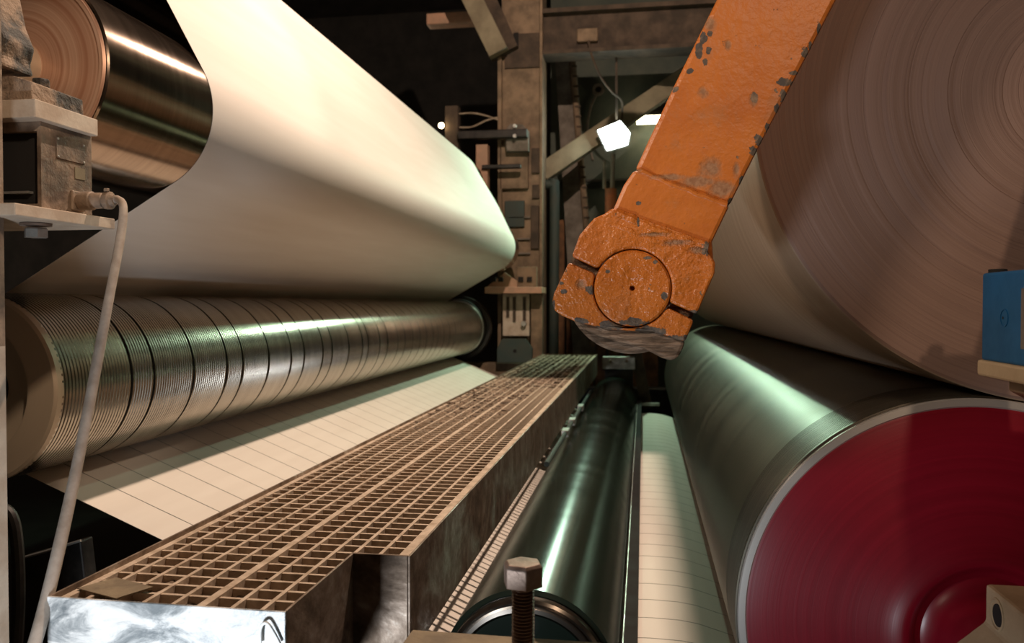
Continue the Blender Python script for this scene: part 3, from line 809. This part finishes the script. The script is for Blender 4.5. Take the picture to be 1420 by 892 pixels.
r = thing('cross_beam', 'dark brown steel cross beam reaching right from the column top', 'beam', P(860, 40, YC))
a = P(750, 72, YC); b_ = P(750, 15, YC)
box('web_plate', col1, 1.6, YC+.08, YC+.11, a[2], b_[2], M['column_dark'], r)
box('bottom_flange', col1, 1.6, YC, YC+.25, a[2]-.02, a[2]+.015, M['column_dark'], r, .003)
box('top_flange', col1, 1.6, YC, YC+.25, b_[2]-.02, b_[2]+.02, M['column_dark'], r, .003)
r = thing('junction_box', 'small brown junction box fixed to the cross beam', 'box', P(815, 58, YC+.05))
fb('cover', 800, 829, 38, 58, YC+.03, .06, M['column'], r, .01)
o = tube('lamp_cable', [P(816, 57, YC+.03), P(820, 75, YC+.02), P(832, 105, YC+.1), P(848, 127, YC+.2), P(862, 140, YC+.3), P(862, 165, 7.42)], .010, M['column_dark'], None)
tag(o, 'thin cable drooping from the junction box to the floodlight', 'cable')

r = thing('diagonal_brace', 'pale olive diagonal steel brace running up left from the column top', 'brace', P(690, 75, YC-.1))
beam('bar', P(692, 74, YC-.12), P(602, -110, YC-.12), .17, .10, M['olive'], r, .004)
r = thing('dark_brace', 'dark brown steel brace above the column top beside the olive brace', 'brace', P(705, 60, YC-.05))
beam('bar', P(700, 75, YC-.0), P(625, -95, YC-.0), .26, .10, M['column_dark'], r, .004)
r = thing('stub_beam', 'short reddish brown beam sticking out left behind the olive brace', 'beam', P(620, 25, YC+.4))
a = P(591, 34, YC+.4); b_ = P(700, 12, YC+.4)
box('bar', a[0], b_[0], YC+.4, YC+.55, a[2], b_[2], M['rose_plate'], r, .01)

r = thing('knee_brace', 'dusty pale diagonal strut rising right from the column behind the floodlight', 'brace', P(757, 237, YC+.3))
beam('strut', P(750, 242, YC+.31), P(960, 100, YC+.85), .16, .12, M['olive'], r, .004)

r = thing('leaning_post', 'leaning grey steel post with toothed pale edge, right of the column', 'post', P(815, 400, 7.95))
pp = [P(768, 50, 7.95), P(795, 50, 7.95), P(818, 330, 7.95), P(826, 500, 7.95), P(795, 500, 7.95)]
prism('post', [(a[0], a[2]) for a in pp], 7.95, 8.05, M['grey_frame'], r)
tube('rack_edge', [P(791, 50, 7.93), P(802, 190, 7.93), P(814, 330, 7.93), P(822, 480, 7.93)], .03, M['column'], r, 10, 4)
for k in range(22):
    py = 78+k*14; px = 794+(py-50)*.0835
    a = P(px, py, 7.91); box('tooth', a[0]-.035, a[0]+.02, 7.895, 7.91, a[2]-.008, a[2]+.008, M['column_dark'], r)
r = thing('dark_pipe', 'dark vertical pipe just right of the steel column', 'pipe', P(766, 490, 7.2))
tube('pipe', [P(757, 256, 7.2), P(766, 257, 7.2), P(769, 270, 7.2), P(768, 500, 7.2), (P(768, 500, 7.2)[0], 7.2, -1.6)], .045, M['teal_dark'], r, 12, 4)
for i, (a0, a1, b0) in enumerate([(776, 786, 300), (787, 800, 285), (801, 812, 318), (813, 826, 310), (827, 842, 330)]):
    o = fb('rusty_plank', a0, a1, b0, 560, 8.0+.03*i, .05, M['rust'])if False else None
r = thing('rusty_panel', 'rusty brown panel of upright boards behind the orange clamp head', 'panel', P(810, 500, 8.1))
for i, (a0, a1, b0) in enumerate([(774, 784, 305), (785, 796, 285), (797, 809, 318), (810, 824, 310), (825, 842, 330), (843, 862, 340), (863, 885, 340), (886, 915, 345)]):
    a = P(a0, 560, 8.1); c = P(a1, b0, 8.1)
    box('board', a[0], c[0]-.01, 8.1+.02*(i % 2), 8.2, -1.6, c[2], M['rust'], r, .004)
YR = 6.6
r = thing('red_cylinder', 'red-orange cylinder on a dark post with two grey pipes, under the floodlight', 'cylinder', P(845, 262, YR))
ca = P(845, 262, YR); cb = P(847, 322, YR)
lathe('body', [(0, .04), (0.01, .047), (ca[2]-cb[2], .047)], (cb[0], YR, cb[2]), M['red_orange'], r, 24, 'z')
tube('pipe', [P(838, 262, YR), P(838, 222, YR)], .014, M['grey_frame'], r, 10, 1)
tube('pipe', [P(849, 262, YR), P(850, 214, YR)], .018, M['grey_frame'], r, 10, 1)
beam('post', P(848, 318, YR), P(897, 566, YR), .09, .05, M['column_dark'], r)
q = P(897, 566, YR); box('post_foot', q[0]-.05, q[0]+.05, YR-.02, YR+.05, -1.6, q[2]+.03, M['black_metal'], r)
# sheave and bent tube left of lamp
r = thing('ring_bracket', 'small ring bracket with bent tube beside the floodlight', 'bracket', P(830, 125, 8.57))
a = P(830, 125, 8.57)
lathe('ring', [(0, .032), (0, .062), (-.03, .062), (-.03, .032)], a, M['grey_frame'], r, 24, 'y', cap=False)
lathe('eye', [(0, .034), (-.01, .034)], a, M['black'], r, 24)
tube('bent_tube', [P(827, 132, 8.57), P(819, 150, 8.57), P(815, 175, 8.57), P(817, 200, 8.57), P(822, 222, 8.57)], .012, M['grey_frame'], r)

# bracket with four holes, slotted plate and hexagonal plate
r = thing('slotted_bracket', 'pale bracket with square holes and slotted plate at the foot of the column', 'bracket', P(715, 480, 6.8))
fb('shelf', 672, 751, 398, 407, 6.6, .3, M['rose_plate'], r)
pp = [xz(px, py, 6.75) for px, py in [(735, 398), (735, 372), (741, 369), (744, 398)]]
fb('upright', 717, 744, 370, 399, 6.75, .05, M['column'], r)
prism('gusset', [xz(px, py, 6.72) for px, py in [(674, 399), (700, 378), (717, 390), (717, 399)]], 6.72, 6.76, M['rose_plate'], r)
for px in (684, 694, 722, 734): fb('square_hole', px-3.5, px+3.5, 384, 391, 6.69 if px < 700 else 6.735, .02, M['black'], r, 0)
fb('slotted_plate', 697, 734, 408, 466, 6.80, .04, M['pale_paint'], r)
for px, q in ((704, 440), (713, 446), (727, 446)): fb('slot', px-2, px+2, 412, q, 6.785, .02, M['column_dark'], r, 0)
fb('side_plate', 736, 752, 407, 500, 6.78, .06, M['column'], r)
hexbolt('bolt', P(727, 449, 6.79), .025, .04, M['zinc'], r, 'y')
r = thing('hexagon_plate', 'dark green six-sided plate with a centre hole beside the grating end', 'plate', P(713, 503, 6.7))
prism('plate', [xz(px, py, 6.7) for px, py in [(689, 484), (696, 470), (729, 470), (738, 484), (737, 503), (689, 503)]], 6.7, 6.76, M['teal_dark'], r, .004)
a = P(714, 487, 6.7); lathe('hole', [(0, .016), (-.004, .016)], a, M['black'], r, 16)
r = thing('sill_beam', 'brown sill beam across the far end of the machine', 'beam', (-.9, 6.8, -.6))
box('bar', -2.6, -.80, 6.80, 6.95, -.72, -.50, M['column'], r, .006)
r = thing('deep_frame', 'dark cross frame low behind the far roll ends', 'frame', (.3, 7.3, -.6))
box('bar', -.75, 2.6, 7.3, 7.5, -1.6, -.75, M['black_metal'], r, .01)

# actuator arms and small post with wires
r = thing('actuator', 'dark actuator arms reaching left from the column to the web edge', 'actuator', P(680, 185, 6.8))
fb('arm', 634, 731, 178, 193, 6.8, .08, M['black_metal'], r, .01)
fb('arm', 668, 722, 227, 234, 6.8, .06, M['black_metal'], r, .006)
pp = [xz(px, py, 6.78) for px, py in [(698, 178), (705, 169), (722, 169), (731, 178), (731, 207), (700, 207)]]
prism('housing', pp, 6.86, 6.95, M['grey_frame'], r, .006)
for px, py in ((714, 175), (714, 189)): hexbolt('bolt', P(px, py, 6.80), .018, .02, M['zinc'], r, 'y')
fb('block', 660, 676, 200, 262, 6.84, .1, M['rose_plate'], r)
r = thing('brown_post', 'short brown post with small lamp and wires behind the web edge', 'post', P(626, 210, 6.85))
fb('post', 617, 635, 146, 215, 6.85, .1, M['column_dark'], r, .006)
o = tube('wire', [P(635, 158, 6.9), P(655, 157, 6.9), P(672, 160, 6.9), P(690, 166, 6.95)], .008, M['wire'], r)
o = tube('wire', [P(637, 177, 6.9), P(655, 176, 6.9), P(675, 167, 6.9), P(690, 163, 6.95)], .008, M['wire'], r)
a = P(613, 175, 6.84)
r = thing('small_lamp', 'tiny glowing warm lamp beside the brown post at the web edge', 'lamp', a)
lathe('bulb', [(0, .005), (-.01, .02), (-.03, .024), (-.045, .012)], a, M['bulb'], r, 16)
lathe('socket', [(.09, .02), (0, .02)], a, M['black_metal'], r, 16)

# floodlight (hung by a rod from the cross beam)
a = P(851, 188, 7.25)
r = thing('flood_lamp', 'blazing green-white floodlight hanging under the cross beam', 'lamp', a)
WL_flood = r
fq = [P(829, 181, 7.22), P(860, 168, 7.22), P(873, 184, 7.22), P(870, 200, 7.22), P(842, 208, 7.22)]
v = [q for q in fq]+[(q[0], q[1]+.02, q[2]) for q in fq]
mk('glass', v, [tuple(reversed(range(5))), tuple(range(5, 10))]+[(i, (i+1) % 5, (i+1) % 5+5, i+5) for i in range(5)], M['flood_glass'], r)
cx = sum(q[0] for q in fq)/5; cz = sum(q[2] for q in fq)/5
v = [(cx+(q[0]-cx)*1.12, 7.243, cz+(q[2]-cz)*1.12) for q in fq]+[(cx+(q[0]-cx)*.7, 7.36, cz+(q[2]-cz)*.7+.05) for q in fq]
mk('housing', v, [tuple(reversed(range(5))), tuple(range(5, 10))]+[(i, (i+1) % 5, (i+1) % 5+5, i+5) for i in range(5)], M['black_metal'], r)
beam('hanger', (cx, 7.30, cz+.05), (cx, 7.14, P(860, 66, 7.1)[2]), .02, .02, M['column_dark'], WL_flood)
r = thing('tube_light', 'short bright yellow-white tube light half behind the orange arm', 'lamp', P(897, 163, 8.3))
a = P(883, 168, 8.3); b_ = P(960, 158, 8.3)
prism('diffuser', [(a[0], a[2]), (a[0]+.06, b_[2]), (b_[0], b_[2]), (b_[0], a[2])], 8.3, 8.45, M['tube_glass'], r)
box('tray', a[0]+.04, b_[0], 8.3, 8.6, b_[2]+.002, b_[2]+.04, M['grey_frame'], r)
